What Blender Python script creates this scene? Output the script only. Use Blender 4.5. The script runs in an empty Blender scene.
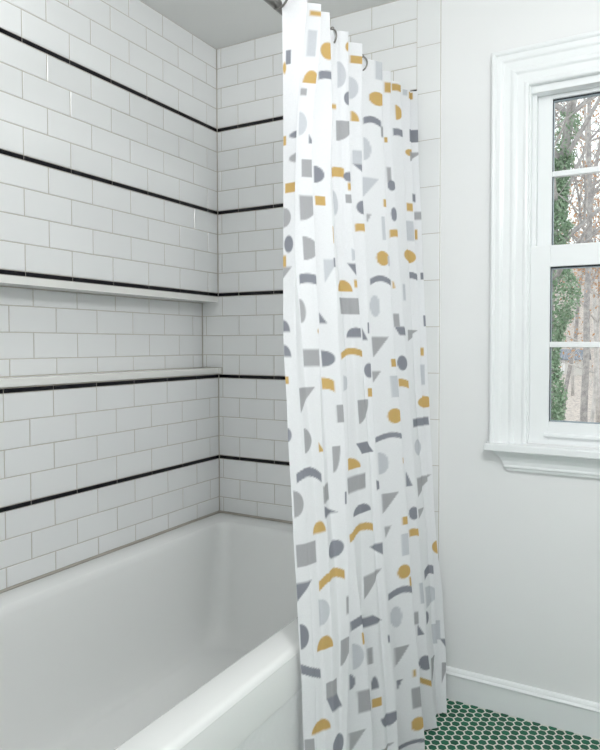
import bpy, bmesh, math, random
import numpy as np
from mathutils import Matrix, Vector
random.seed(4)
SC = bpy.context.scene
COL = SC.collection
PI = math.pi

# ------------------------------------------------------------------ camera, sky, lights, exposure
cd = bpy.data.cameras.new('camera'); cam = bpy.data.objects.new('camera', cd); COL.objects.link(cam)
cR = Vector((0.8913340273, 0.4533469038, 0.00048639993)); cU = Vector((-0.0144072933, 0.0272540561, 0.9995247102))
cF = Vector((-0.4531181762, 0.8909173931, -0.0308239694))
M = Matrix((cR, cU, -cF)).transposed().to_4x4(); M.translation = Vector((1.6367547, -1.9768535, 1.1900864))
cam.matrix_world = M
cd.sensor_fit = 'HORIZONTAL'; cd.sensor_width = 36; cd.lens = 623.303 / 600 * 36
cd.shift_x = (300 - 358.509) / 600; cd.shift_y = -(375 - 363.074) / 600
cd.clip_start = .02; cd.clip_end = 400
SC.camera = cam
SC.view_settings.view_transform = 'Standard'; SC.view_settings.look = 'None'
SC.view_settings.gamma = 1; SC.view_settings.use_curve_mapping = False
SC.view_settings.exposure = 0.0
SC.cycles.max_bounces = 10; SC.cycles.diffuse_bounces = 6; SC.cycles.transparent_max_bounces = 12

W = bpy.data.worlds.new('overcast_sky'); SC.world = W; W.use_nodes = True
wb = W.node_tree.nodes['Background']; wb.inputs[0].default_value = (.95, .98, 1.0, 1); wb.inputs[1].default_value = 1.9

def area(name, loc, rot, sx, sy, power, color=(1, 1, 1)):
    l = bpy.data.lights.new(name, 'AREA'); l.shape = 'RECTANGLE'; l.size = sx; l.size_y = sy; l.energy = power; l.color = color
    o = bpy.data.objects.new(name, l); COL.objects.link(o); o.location = loc; o.rotation_euler = rot; return o
def fill_globe(name, loc, power, r):
    gl = bpy.data.lights.new(name, 'POINT'); gl.energy = power; gl.shadow_soft_size = r; gl.color = (.985, .995, 1)
    go = bpy.data.objects.new(name, gl); COL.objects.link(go); go.location = loc
fill_globe('ceiling_fill_light', (1.75, -1.5, 2.1), 35.5, .14)       # globe light, unseen, added under the ceiling to brighten the room
fill_globe('tub_fill_light', (.42, -1.25, 2.2), 3.0, .08)             # unseen fill added over the tub to lift basin and left wall
pt = area('window_portal', (1.67, .13, 1.44), (-PI / 2, 0, 0), .9, 1.14, 1); pt.data.cycles.is_portal = True

# ------------------------------------------------------------------ materials
def mat(name, col, rough=.5, metal=0, spec=.5, bump=None, coat=0, vary=0, sub=None):
    m = bpy.data.materials.new(name); m.use_nodes = True; nt = m.node_tree; b = nt.nodes['Principled BSDF']
    b.inputs['Base Color'].default_value = (*col, 1); b.inputs['Roughness'].default_value = rough
    b.inputs['Metallic'].default_value = metal; b.inputs['Specular IOR Level'].default_value = spec
    if coat: b.inputs['Coat Weight'].default_value = coat; b.inputs['Coat Roughness'].default_value = .05
    tc = nt.nodes.new('ShaderNodeTexCoord')
    if bump:
        sc, st = bump; n = nt.nodes.new('ShaderNodeTexNoise'); n.inputs['Scale'].default_value = sc; n.inputs['Detail'].default_value = 3
        nt.links.new(tc.outputs['Object'], n.inputs['Vector'])
        bp = nt.nodes.new('ShaderNodeBump'); bp.inputs['Strength'].default_value = st; bp.inputs['Distance'].default_value = .002
        nt.links.new(n.outputs['Fac'], bp.inputs['Height']); nt.links.new(bp.outputs['Normal'], b.inputs['Normal'])
    if vary:
        oi = nt.nodes.new('ShaderNodeObjectInfo'); hv = nt.nodes.new('ShaderNodeHueSaturation'); mr = nt.nodes.new('ShaderNodeMapRange')
        mr.inputs['To Min'].default_value = 1 - vary; mr.inputs['To Max'].default_value = 1 + vary
        nt.links.new(oi.outputs['Random'], mr.inputs['Value']); nt.links.new(mr.outputs[0], hv.inputs['Value'])
        hv.inputs['Color'].default_value = (*col, 1); nt.links.new(hv.outputs[0], b.inputs['Base Color'])
    return m
def noise_color(m, c1, c2, scale, detail=4, vec='Object'):
    nt = m.node_tree; b = nt.nodes['Principled BSDF']; tc = nt.nodes.new('ShaderNodeTexCoord')
    n = nt.nodes.new('ShaderNodeTexNoise'); n.inputs['Scale'].default_value = scale; n.inputs['Detail'].default_value = detail
    r = nt.nodes.new('ShaderNodeValToRGB'); r.color_ramp.elements[0].position = .35; r.color_ramp.elements[1].position = .65
    r.color_ramp.elements[0].color = (*c1, 1); r.color_ramp.elements[1].color = (*c2, 1)
    nt.links.new(tc.outputs[vec], n.inputs['Vector']); nt.links.new(n.outputs['Fac'], r.inputs[0]); nt.links.new(r.outputs[0], b.inputs['Base Color'])
    return m
m_tile = mat('white_glazed_tile', (.80, .81, .81), .13, coat=.3, bump=(9, .10), vary=.012)
m_black = mat('black_glazed_tile', (.004, .004, .007), .22, spec=.3)
m_grout = mat('warm_grey_grout', (.51, .475, .42), .9, bump=(400, .4))
m_fgrout = mat('pale_floor_grout', (.72, .72, .67), .85, bump=(300, .4))
m_green = mat('green_glazed_tile', (.006, .105, .052), .28, spec=.3, vary=.2)
m_wall = mat('wall_paint', (.82, .826, .826), .55, bump=(220, .06))
m_ceil = mat('ceiling_paint', (.79, .795, .78), .8, bump=(150, .05))
m_trim = mat('white_trim_paint', (.84, .86, .865), .28, bump=(40, .03))
m_tub = mat('white_tub_enamel', (.80, .81, .80), .22, coat=.3)
m_slab = mat('white_stone_shelf', (.80, .80, .77), .2, coat=.2)
m_caulk = mat('beige_caulk', (.60, .56, .50), .6)
m_nickel = mat('brushed_nickel', (.30, .29, .275), .3, metal=1)
m_dark = mat('black_gasket', (.02, .025, .03), .5)
m_silver = mat('grey_glass_spacer', (.30, .36, .40), .4)

def glass_mat():
    m = bpy.data.materials.new('window_glass'); m.use_nodes = True; nt = m.node_tree; nt.nodes.clear()
    o = nt.nodes.new('ShaderNodeOutputMaterial'); mx = nt.nodes.new('ShaderNodeMixShader'); t = nt.nodes.new('ShaderNodeBsdfTransparent')
    g = nt.nodes.new('ShaderNodeBsdfGlossy'); g.inputs['Roughness'].default_value = .02; f = nt.nodes.new('ShaderNodeFresnel'); f.inputs[0].default_value = 1.45
    t.inputs[0].default_value = (.96, .98, .975, 1)
    nt.links.new(f.outputs[0], mx.inputs[0]); nt.links.new(t.outputs[0], mx.inputs[1]); nt.links.new(g.outputs[0], mx.inputs[2]); nt.links.new(mx.outputs[0], o.inputs[0])
    return m
m_glass = glass_mat()

# ------------------------------------------------------------------ helpers
def link(name, me, parent=None, kind=None, label=None, mw=None):
    o = bpy.data.objects.new(name, me); COL.objects.link(o)
    if parent: o.parent = parent
    if kind: o['kind'] = kind
    if label: o['label'] = label
    if mw is not None: o.matrix_basis = mw
    return o
def mesh(name, vs, fs, m, smooth=False):
    me = bpy.data.meshes.new(name); me.from_pydata([tuple(v) for v in vs], [], fs); me.materials.append(m)
    if smooth: me.shade_smooth()
    me.update(); return me
def thing(name, label, cat, loc=(0, 0, 0), group=None):
    o = bpy.data.objects.new(name, None); COL.objects.link(o); o.location = loc; o.empty_display_size = .1
    o['label'] = label; o['category'] = cat
    if group: o['group'] = group
    return o
def tag(o, label, cat, group=None):
    o['label'] = label; o['category'] = cat
    if group: o['group'] = group
    return o
def box_geo(b, vs, fs):
    x0, x1, y0, y1, z0, z1 = b; n = len(vs)
    vs += [(x0, y0, z0), (x1, y0, z0), (x1, y1, z0), (x0, y1, z0), (x0, y0, z1), (x1, y0, z1), (x1, y1, z1), (x0, y1, z1)]
    fs += [tuple(n + i for i in f) for f in [(0, 3, 2, 1), (4, 5, 6, 7), (0, 1, 5, 4), (1, 2, 6, 5), (2, 3, 7, 6), (3, 0, 4, 7)]]
def boxes(name, bs, m, bevel=0, seg=2):
    vs, fs = [], []
    for b in bs: box_geo(b, vs, fs)
    me = mesh(name, vs, fs, m)
    if bevel:
        bm = bmesh.new(); bm.from_mesh(me); bmesh.ops.bevel(bm, geom=bm.edges[:], offset=bevel, segments=seg, affect='EDGES', profile=.5); bm.to_mesh(me); bm.free()
    return me
def box(name, b, m, parent=None, bevel=0, **k): return link(name, boxes(name, [b], m, bevel), parent, **k)
def sweep(name, prof, frames, m, closed=False, caps=True, smooth=False):
    """prof: closed list of (a, b); frames: list of functions (a, b) -> point"""
    vs, fs = [], []; n = len(prof)
    for fr in frames: vs += [fr(a, b) for a, b in prof]
    for i in range(len(frames) - 1):
        for j in range(n):
            k = (j + 1) % n; fs.append((i * n + j, i * n + k, (i + 1) * n + k, (i + 1) * n + j))
    if caps: fs.append(tuple(range(n))[::-1]); fs.append(tuple((len(frames) - 1) * n + j for j in range(n)))
    me = mesh(name, vs, fs, m)
    bm = bmesh.new(); bm.from_mesh(me); bmesh.ops.recalc_face_normals(bm, faces=bm.faces[:]); bm.to_mesh(me); bm.free()
    return me
def tube_geo(pts, rad, vs, fs, n=8, cap=True):
    pts = [Vector(p) for p in pts]; base = len(vs); up = Vector((.13, .21, 1)).normalized(); prev = None
    for i, p in enumerate(pts):
        d = (pts[min(i + 1, len(pts) - 1)] - pts[max(i - 1, 0)]).normalized()
        a = d.cross(up)
        if a.length < .1: a = d.cross(Vector((1, 0, .1)))
        a.normalize()
        if prev and a.dot(prev) < 0: a = -a
        prev = a; b = d.cross(a); r = rad[i] if isinstance(rad, (list, tuple)) else rad
        for k in range(n):
            t = 2 * PI * k / n; vs.append(tuple(p + a * math.cos(t) * r + b * math.sin(t) * r))
    for i in range(len(pts) - 1):
        for k in range(n):
            l = (k + 1) % n; fs.append((base + i * n + k, base + i * n + l, base + (i + 1) * n + l, base + (i + 1) * n + k))
    if cap: fs.append(tuple(base + k for k in range(n))[::-1]); fs.append(tuple(base + (len(pts) - 1) * n + k for k in range(n)))

def curtain_grid(T, per=46, rows=620):
    """cloth surface from the pleat table; returns (rows+1, n, 3) points and the cloth coordinate of each column"""
    Z=np.array(T['Z'][::-1]); 
    fl=lambda a: np.array(a)[...,::-1]
    Y=fl(T['Y']); A=fl(T['A']); V=fl(T['V']); XC=fl(T['XC']); XV=fl(T['XV'])
    z=np.linspace(T['Z'][-1],T['Z'][0],rows+1)
    def sm(v):
        # smooth interpolation along the height
        f=np.interp(z,Z,v); k=31; p=np.pad(f,k,mode='edge'); 
        p=2*np.pad(f,k,mode='edge')-p if 0 else p
        w=np.hanning(2*k+1); w/=w.sum(); g=np.convolve(p,w,'same')[k:-k]
        g[0]=f[0]; return g
    Yz=np.array([sm(v) for v in Y]); Az=np.array([sm(v) for v in A]); Vz=np.array([sm(v) for v in V]); xc=sm(XC); xv=sm(XV)
    cols=[]
    n=len(Yz)
    def col(y,x): cols.append(np.stack([x,y,z],-1))
    for i in range(n-1):
        a0,a1=Az[i],Az[i+1]
        for q in np.arange(per)/per:
            if i==0:   # near edge of the cloth: starts in the valley, swings out to the first crest
                y=Yz[0]+(Yz[1]-Yz[0])*(q**1.3); x=xv+(xc-xv)*a1*(.5-.5*math.cos(math.pi*q))
            else:
                ph=q**.86
                c=.5+.5*math.cos(2*math.pi*ph)
                am=a0+(a1-a0)*q
                gap=np.clip((Yz[i+1]-Yz[i])/.075,.25,1.)
                base=am*(1-gap*Vz[i])
                y=Yz[i]+(Yz[i+1]-Yz[i])*(q-.045*math.sin(4*math.pi*q))
                x=xv+(xc-xv)*(base+(am-base)*c)
            col(y,x)
    for q in np.linspace(0,1,8):      # last turn towards the wall
        x=xv+(xc-xv)*Az[-1]*(1-.55*q*q); y=np.minimum(Yz[-1]+.010*math.sin(q*1.5),-.006)
        col(y,x)
    G=np.stack(cols,1)
    m=G[(rows*6)//10]; s=np.concatenate([[0],np.cumsum(np.linalg.norm(np.diff(m,axis=0),axis=1))])
    # soft wrinkles
    S,ZZ=np.meshgrid(s,z)
    w=.0022*np.sin(S*23+ZZ*3.1+1.3*np.sin(ZZ*5.3+S*4))*np.sin(ZZ*7+S*9)+.0012*np.sin(ZZ*31+S*17+2*np.sin(S*11))*np.exp(-ZZ*1.2)
    G[:,:,0]+=w
    return G,s,z

# pleat table of the curtain: crest positions along the wall per height, and fullness
CURT = {"V": [[1.0, 1.0, 1.0, 1.0, 1.0, 1.0, 1.0, 1.0, 1.0, 1.0, 1.0, 1.0], [1.0, 1.0, 1.0, 1.0, 0.733, 0.467, 0.2, 0.093, 0.04, 0.04, 0.04, 0.04], [0.9, 0.9, 0.9, 0.9, 0.833, 0.7, 0.567, 0.395, 0.185, 0.072, 0.055, 0.04], [1.0, 1.0, 1.0, 1.0, 1.0, 1.0, 1.0, 1.0, 1.0, 1.0, 1.0, 1.0], [0.06, 0.06, 0.06, 0.06, 0.06, 0.06, 0.06, 0.06, 0.373, 1.0, 1.0, 1.0], [1.0, 1.0, 1.0, 1.0, 1.0, 0.767, 0.456, 0.3, 0.3, 0.3, 0.3, 0.3], [1.0, 1.0, 1.0, 1.0, 1.0, 1.0, 1.0, 1.0, 1.0, 1.0, 1.0, 1.0], [1.0, 1.0, 1.0, 1.0, 1.0, 1.0, 1.0, 1.0, 1.0, 1.0, 1.0, 1.0], [0.85, 0.85, 0.808, 0.767, 0.711, 0.656, 0.6, 0.544, 0.489, 0.433, 0.378, 0.35], [0.75, 0.75, 0.713, 0.675, 0.625, 0.575, 0.525, 0.475, 0.425, 0.375, 0.325, 0.3], [1.0, 1.0, 1.0, 1.0, 1.0, 1.0, 1.0, 1.0, 1.0, 1.0, 1.0, 1.0], [1.0, 1.0, 1.0, 1.0, 1.0, 1.0, 1.0, 1.0, 1.0, 1.0, 1.0, 1.0]], "Z": [2.032, 1.9, 1.75, 1.6, 1.4, 1.2, 1.0, 0.8, 0.6, 0.4, 0.2, 0.01], "XC": [0.8386, 0.849, 0.8608, 0.8726, 0.8883, 0.904, 0.9197, 0.9354, 0.9511, 0.9677, 0.9847, 1.0], "XV": [0.7857, 0.7969, 0.8097, 0.8225, 0.8396, 0.8566, 0.8736, 0.8907, 0.9077, 0.9157, 0.9206, 0.925], "Y": [[-0.7037, -0.7212, -0.7411, -0.761, -0.7876, -0.811, -0.8246, -0.827, -0.8332, -0.8319, -0.8328, -0.8407], [-0.6712, -0.707, -0.7447, -0.7666, -0.7892, -0.7992, -0.7952, -0.7961, -0.8007, -0.8057, -0.8155, -0.831], [-0.6141, -0.6404, -0.6921, -0.7119, -0.7168, -0.7301, -0.7354, -0.7387, -0.7501, -0.7655, -0.7844, -0.8075], [-0.5719, -0.5817, -0.5965, -0.6274, -0.6347, -0.6412, -0.6442, -0.6591, -0.6792, -0.7107, -0.7612, -0.7897], [-0.4952, -0.5148, -0.5351, -0.5523, -0.5563, -0.545, -0.5672, -0.5923, -0.6116, -0.6101, -0.6112, -0.6406], [-0.4652, -0.4848, -0.5051, -0.5223, -0.5263, -0.51, -0.495, -0.5064, -0.5131, -0.5138, -0.5125, -0.5288], [-0.3869, -0.4074, -0.4306, -0.4539, -0.4589, -0.4703, -0.4779, -0.4724, -0.4743, -0.4725, -0.4685, -0.4869], [-0.2539, -0.2756, -0.285, -0.3025, -0.3028, -0.3152, -0.3034, -0.3114, -0.3101, -0.3197, -0.3136, -0.3089], [-0.1882, -0.2049, -0.2111, -0.2135, -0.2121, -0.2088, -0.2068, -0.2106, -0.2147, -0.2189, -0.2147, -0.1873], [-0.098, -0.1066, -0.1091, -0.1112, -0.1128, -0.1212, -0.1322, -0.1281, -0.1265, -0.1202, -0.1205, -0.1227], [-0.0281, -0.0403, -0.0509, -0.0591, -0.0655, -0.079, -0.0954, -0.096, -0.099, -0.1025, -0.106, -0.1127], [-0.012, -0.0252, -0.0379, -0.0462, -0.0516, -0.0553, -0.0628, -0.0739, -0.0823, -0.0685, -0.0667, -0.1027]], "A": [[0.0, 0.0, 0.0, 0.0, 0.0, 0.0, 0.0, 0.0, 0.0, 0.0, 0.0, 0.0], [1.0, 0.93, 0.832, 0.752, 0.655, 0.541, 0.425, 0.374, 0.362, 0.38, 0.398, 0.4], [0.999, 0.985, 0.969, 0.952, 0.927, 0.903, 0.824, 0.746, 0.746, 0.752, 0.759, 0.76], [1.0, 1.0, 1.0, 1.0, 1.0, 1.0, 1.0, 1.0, 1.0, 1.0, 1.0, 1.0], [0.21, 0.221, 0.234, 0.248, 0.266, 0.285, 0.318, 0.398, 0.688, 1.0, 1.0, 1.0], [1.0, 1.0, 1.0, 1.0, 1.0, 0.95, 0.623, 0.692, 0.711, 0.724, 0.737, 0.75], [1.0, 1.0, 1.0, 1.0, 1.0, 1.0, 1.0, 1.0, 1.0, 1.0, 1.0, 1.0], [1.008, 1.013, 1.019, 1.025, 1.034, 1.043, 1.051, 1.06, 1.068, 1.077, 1.086, 1.094], [0.982, 0.972, 0.96, 0.948, 0.931, 0.915, 0.902, 0.927, 0.952, 0.976, 1.001, 1.023], [0.889, 0.836, 0.774, 0.712, 0.629, 0.6, 0.6, 0.6, 0.6, 0.6, 0.6, 0.6], [0.94, 0.914, 0.884, 0.854, 0.814, 0.8, 0.8, 0.8, 0.8, 0.8, 0.8, 0.8], [1.32, 1.307, 1.276, 1.231, 1.17, 1.109, 1.048, 1.0, 1.0, 1.0, 1.0, 1.0]]}
# prints on the cloth: cloth coordinate, height, width, height, kind, colour
PRINTS = [
(0.0911, 1.9244, 0.022, 0.0717, 'R', 'l'), (0.2093, 1.9309, 0.0405, 0.0457, 'C', 'y'), (0.098, 2.0059, 0.0365, 0.013, 'R', 'y'),
(0.3866, 1.9896, 0.0157, 0.0261, 'C', 'y'), (0.0083, 1.8657, 0.013, 0.0359, 'R', 'd'), (0.0028, 1.8396, 0.0086, 0.0294, 'C', 'y'),
(0.0961, 1.8331, 0.0387, 0.0359, 'DB', 'y'), (0.2075, 1.8657, 0.0456, 0.0261, 'A', 'd'), (0.3676, 1.9081, 0.0241, 0.075, 'DL', 'l'),
(0.4396, 1.9831, 0.0393, 0.0228, 'R', 'y'), (0.4365, 1.8983, 0.026, 0.0652, 'DL', 'l'), (0.3807, 1.8428, 0.0144, 0.0391, 'DR', 'd'),
(0.4381, 1.8168, 0.0237, 0.0294, 'QB', 'y'), (0.0814, 1.7907, 0.0148, 0.0196, 'A', 'm'), (0.084, 1.7091, 0.0192, 0.0587, 'DL', 'l'),
(0.3466, 1.8168, 0.012, 0.013, 'R', 'y'), (0.6244, 2.0092, 0.0373, 0.0667, 'R', 'l'), (0.6124, 1.9146, 0.0594, 0.0424, 'C', 'y'),
(0.767, 1.9798, 0.0286, 0.0326, 'R', 'y'), (0.8668, 2.0124, 0.0387, 0.0261, 'A', 'y'), (0.9173, 2.032, 0.0178, 0.0391, 'R', 'l'),
(0.868, 1.9309, 0.0266, 0.0489, 'DL', 'y'), (0.9395, 2.0157, 0.0259, 0.0228, 'R', 'y'), (0.5919, 1.8428, 0.0607, 0.0294, 'A', 'd'),
(0.0268, 1.67, 0.0413, 0.0196, 'DR', 'd'), (0.3745, 1.7515, 0.0475, 0.0554, 'QT', 'm'), (0.1051, 1.6733, 0.012, 0.0228, 'TB', 'd'),
(0.0969, 1.6015, 0.0302, 0.0424, 'R', 'm'), (0.1879, 1.6048, 0.0264, 0.0424, 'DL', 'd'), (0.0031, 1.6602, 0.0083, 0.0228, 'R', 'y'),
(0.0306, 1.6146, 0.0442, 0.0261, 'DR', 'm'), (0.0189, 1.5461, 0.0348, 0.0228, 'R', 'y'), (0.3525, 1.6374, 0.0361, 0.0294, 'A', 'y'),
(0.3842, 1.6276, 0.0326, 0.0261, 'C', 'd'), (0.3848, 1.6015, 0.012, 0.0196, 'R', 'y'), (0.4435, 1.6993, 0.0429, 0.0391, 'R', 'l'),
(0.4436, 1.6635, 0.0423, 0.0326, 'TR', 'd'), (0.0994, 1.5069, 0.0489, 0.0587, 'QT', 'm'), (0.1879, 1.5395, 0.026, 0.0228, 'R', 'y'),
(0.3443, 1.5559, 0.012, 0.0652, 'DL', 'l'), (0.3811, 1.5689, 0.0207, 0.0228, 'R', 'm'), (0.4428, 1.5591, 0.0236, 0.0391, 'DR', 'd'),
(0.5663, 1.5493, 0.0156, 0.0261, 'TL', 'm'), (0.5814, 1.6406, 0.0541, 0.0587, 'TL', 'l'), (0.4417, 1.5037, 0.0333, 0.0228, 'A', 'y'),
(0.0091, 1.4776, 0.0206, 0.0457, 'DL', 'm'), (0.2213, 1.458, 0.012, 0.042, 'DL', 'y'), (0.567, 1.7548, 0.0246, 0.0685, 'DL', 'l'),
(0.6303, 1.8168, 0.012, 0.0326, 'R', 'm'), (0.7522, 1.8135, 0.0102, 0.0163, 'R', 'y'), (0.8631, 1.8657, 0.0389, 0.0261, 'A', 'd'),
(0.9535, 1.8787, 0.0567, 0.0424, 'R', 'd'), (0.9238, 1.82, 0.035, 0.0228, 'C', 'y'), (0.9531, 1.807, 0.0564, 0.0326, 'TL', 'm'),
(0.7539, 1.7059, 0.0141, 0.0457, 'R', 'm'), (0.7603, 1.6733, 0.0264, 0.0326, 'C', 'd'), (0.7646, 1.5852, 0.0196, 0.0424, 'C', 'd'),
(0.9369, 1.67, 0.0209, 0.0261, 'R', 'd'), (0.9161, 1.6374, 0.0225, 0.0261, 'R', 'y'), (0.9529, 1.6113, 0.0302, 0.0261, 'R', 'm'),
(0.6274, 1.6015, 0.0107, 0.0228, 'R', 'y'), (0.6195, 1.5265, 0.0111, 0.0685, 'R', 'l'), (0.9018, 1.5591, 0.0598, 0.0652, 'R', 'l'),
(0.7674, 1.5265, 0.0409, 0.0261, 'A', 'y'), (0.9423, 1.5493, 0.0183, 0.0326, 'R', 'y'), (0.0127, 1.4156, 0.0245, 0.0391, 'C', 'd'),
(0.0988, 1.4124, 0.0368, 0.0554, 'DL', 'm'), (0.0106, 1.3504, 0.0232, 0.0261, 'TL', 'm'), (0.0887, 1.3406, 0.0419, 0.0261, 'A', 'd'),
(0.2051, 1.3667, 0.0396, 0.0587, 'TL', 'l'), (0.2199, 1.3895, 0.012, 0.0228, 'R', 'd'), (0.3765, 1.383, 0.0244, 0.0326, 'TR', 'd'),
(0.3475, 1.3406, 0.0485, 0.0294, 'DB', 'y'), (0.3603, 1.2884, 0.0693, 0.0424, 'R', 'm'), (0.0709, 1.2656, 0.0136, 0.0554, 'DL', 'm'),
(0.18, 1.2526, 0.0197, 0.0261, 'TB', 'd'), (0.1119, 1.2199, 0.012, 0.0196, 'DR', 'y'), (0.0079, 1.2297, 0.0159, 0.0261, 'QB', 'd'),
(0.0018, 1.3765, 0.012, 0.0261, 'R', 'y'), (0.3727, 1.2199, 0.0589, 0.0261, 'DB', 'd'), (0.4339, 1.2167, 0.0147, 0.0326, 'TB', 'd'),
(0.4491, 1.233, 0.012, 0.0294, 'DL', 'd'), (0.5951, 1.3732, 0.0736, 0.0294, 'A', 'd'), (0.5753, 1.2982, 0.0338, 0.062, 'C', 'l'),
(0.3848, 1.3471, 0.012, 0.0196, 'R', 'y'), (0.3843, 1.4221, 0.012, 0.0326, 'DL', 'l'), (0.6087, 1.4384, 0.0461, 0.0424, 'C', 'y'),
(0.894, 1.4743, 0.0802, 0.0457, 'C', 'y'), (0.6314, 1.4319, 0.012, 0.0294, 'R', 'l'), (0.9072, 1.4091, 0.0586, 0.0294, 'A', 'd'),
(0.9681, 1.4124, 0.0231, 0.0228, 'R', 'd'), (0.746, 1.37, 0.0082, 0.0228, 'QB', 'y'), (0.8508, 1.3537, 0.012, 0.0522, 'R', 'l'),
(0.7478, 1.2623, 0.0205, 0.0391, 'R', 'm'), (0.7624, 1.2297, 0.0494, 0.0261, 'P', 'd'), (0.8873, 1.2167, 0.0665, 0.0359, 'TL', 'm'),
(0.5886, 1.1808, 0.0604, 0.0587, 'TL', 'm'), (0.9635, 1.2656, 0.0094, 0.0359, 'R', 'd'), (0.0083, 1.1743, 0.0161, 0.0261, 'QB', 'd'),
(0.0841, 1.158, 0.041, 0.0391, 'R', 'm'), (0.1851, 1.1547, 0.0364, 0.0391, 'DL', 'd'), (0.356, 1.1645, 0.0893, 0.0294, 'A', 'y'),
(0.4413, 1.1188, 0.0295, 0.0391, 'C', 'd'), (0.5654, 1.096, 0.0301, 0.0326, 'TL', 'm'), (0.001, 1.1091, 0.012, 0.0163, 'R', 'y'),
(0.1796, 1.0927, 0.0332, 0.0294, 'AS', 'y'), (0.0605, 1.0634, 0.0552, 0.0554, 'TL', 'm'), (0.3272, 1.0895, 0.0214, 0.0391, 'DL', 'l'),
(0.4507, 1.0601, 0.0304, 0.0228, 'R', 'y'), (0.2125, 1.021, 0.0303, 0.0424, 'R', 'm'), (0.3818, 1.0112, 0.0445, 0.062, 'QT', 'm'),
(0.0017, 0.9884, 0.012, 0.0326, 'DL', 'd'), (0.0497, 0.9721, 0.0263, 0.0554, 'DL', 'm'), (0.1035, 0.9525, 0.0156, 0.0228, 'TB', 'y'),
(0.1913, 0.9134, 0.0224, 0.062, 'QT', 'm'), (0.3784, 0.9166, 0.067, 0.0294, 'P', 'd'), (0.3501, 0.884, 0.058, 0.0294, 'QB', 'y'),
(0.7561, 1.1319, 0.0366, 0.0457, 'C', 'd'), (0.6262, 1.1351, 0.0166, 0.0228, 'R', 'y'), (0.7561, 1.0699, 0.0355, 0.0261, 'AS', 'y'),
(0.6225, 1.0667, 0.0289, 0.062, 'R', 'l'), (0.6137, 0.9819, 0.0589, 0.0424, 'C', 'y'), (0.9456, 1.0014, 0.0834, 0.0391, 'C', 'y'),
(0.9174, 0.9395, 0.1001, 0.0261, 'R', 'd'), (0.5946, 0.9232, 0.1053, 0.0261, 'A', 'd'), (0.7842, 0.8873, 0.012, 0.062, 'R', 'l'),
(0.8782, 0.8612, 0.0433, 0.0522, 'C', 'l'), (0.5638, 0.8514, 0.0339, 0.062, 'DL', 'l'), (0.9408, 1.0895, 0.0364, 0.0652, 'R', 'l'),
(0.9496, 1.1645, 0.012, 0.0261, 'R', 'y'), (0.0473, 0.8938, 0.0749, 0.0359, 'AS', 'd'), (0.0153, 0.8351, 0.023, 0.0587, 'DL', 'm'),
(0.1334, 0.8416, 0.0449, 0.0391, 'R', 'm'), (0.1456, 0.8025, 0.065, 0.0261, 'TB', 'd'), (0.3549, 0.8318, 0.0831, 0.0391, 'R', 'm'),
(0.3657, 0.7634, 0.0846, 0.0228, 'DB', 'd'), (0.076, 0.7731, 0.039, 0.0261, 'DB', 'y'), (0.3592, 0.7112, 0.1188, 0.0326, 'A', 'y'),
(0.159, 0.7079, 0.065, 0.0391, 'C', 'd'), (0.0277, 0.721, 0.0544, 0.0489, 'R', 'm'), (0.1366, 0.6492, 0.0941, 0.0359, 'A', 'y'),
(0.2187, 0.8188, 0.012, 0.0294, 'R', 'd'), (0.4101, 0.6427, 0.0547, 0.0326, 'TR', 'd'), (0.3832, 0.5612, 0.0794, 0.0587, 'TL', 'm'),
(0.58, 0.7373, 0.0604, 0.0554, 'TL', 'm'), (0.5625, 0.6557, 0.0233, 0.0326, 'TL', 'm'), (0.6273, 0.6786, 0.0283, 0.0228, 'R', 'y'),
(0.4452, 0.8123, 0.012, 0.0261, 'DL', 'd'), (0.7495, 0.7829, 0.0238, 0.0489, 'TB', 'd'), (0.9057, 0.7373, 0.0891, 0.0587, 'TL', 'm'),
(0.7615, 0.6753, 0.0368, 0.0391, 'C', 'd'), (0.8639, 0.6557, 0.0362, 0.0294, 'TL', 'm'), (0.7621, 0.6166, 0.0449, 0.0261, 'AS', 'y'),
(0.6225, 0.6101, 0.028, 0.062, 'R', 'l'), (0.6101, 0.5351, 0.0487, 0.0391, 'C', 'y'), (0.9602, 0.5318, 0.0255, 0.0457, 'DR', 'y'),
(0.8929, 0.4633, 0.0582, 0.0391, 'A', 'd'), (0.6375, 0.8514, 0.012, 0.0163, 'R', 'y'), (0.0193, 0.6427, 0.041, 0.0391, 'TL', 'd'),
(0.0801, 0.584, 0.0312, 0.0587, 'DL', 'l'), (0.2156, 0.5709, 0.012, 0.0391, 'R', 'm'), (0.3279, 0.5025, 0.0434, 0.0359, 'PU', 'd'),
(0.3681, 0.4698, 0.13, 0.0261, 'P', 'd'), (0.0129, 0.5449, 0.0204, 0.0554, 'DL', 'd'), (0.0775, 0.5155, 0.0455, 0.0294, 'DB', 'y'),
(0.2015, 0.4731, 0.0372, 0.0554, 'QT', 'm'), (0.3203, 0.4209, 0.0308, 0.062, 'DL', 'l'), (0.3374, 0.4601, 0.012, 0.029, 'DL', 'y'),
(0.3733, 0.3785, 0.0159, 0.0424, 'R', 'm'), (0.0237, 0.4633, 0.0496, 0.0457, 'PD', 'd'), (0.1066, 0.4079, 0.0343, 0.0359, 'R', 'm'),
(0.1234, 0.3753, 0.0477, 0.0326, 'P', 'd'), (0.3075, 0.3622, 0.0147, 0.0359, 'DL', 'd'), (0.3758, 0.3068, 0.0232, 0.0326, 'DB', 'd'),
(0.0511, 0.3394, 0.0495, 0.0261, 'DB', 'y'), (0.0138, 0.3035, 0.0218, 0.0294, 'R', 'm'), (0.151, 0.2839, 0.0313, 0.0424, 'C', 'd'),
(0.315, 0.2187, 0.0466, 0.0489, 'TL', 'm'), (0.3305, 0.31, 0.0507, 0.0522, 'R', 'm'), (0.6322, 0.5025, 0.012, 0.0261, 'R', 'y'),
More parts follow.
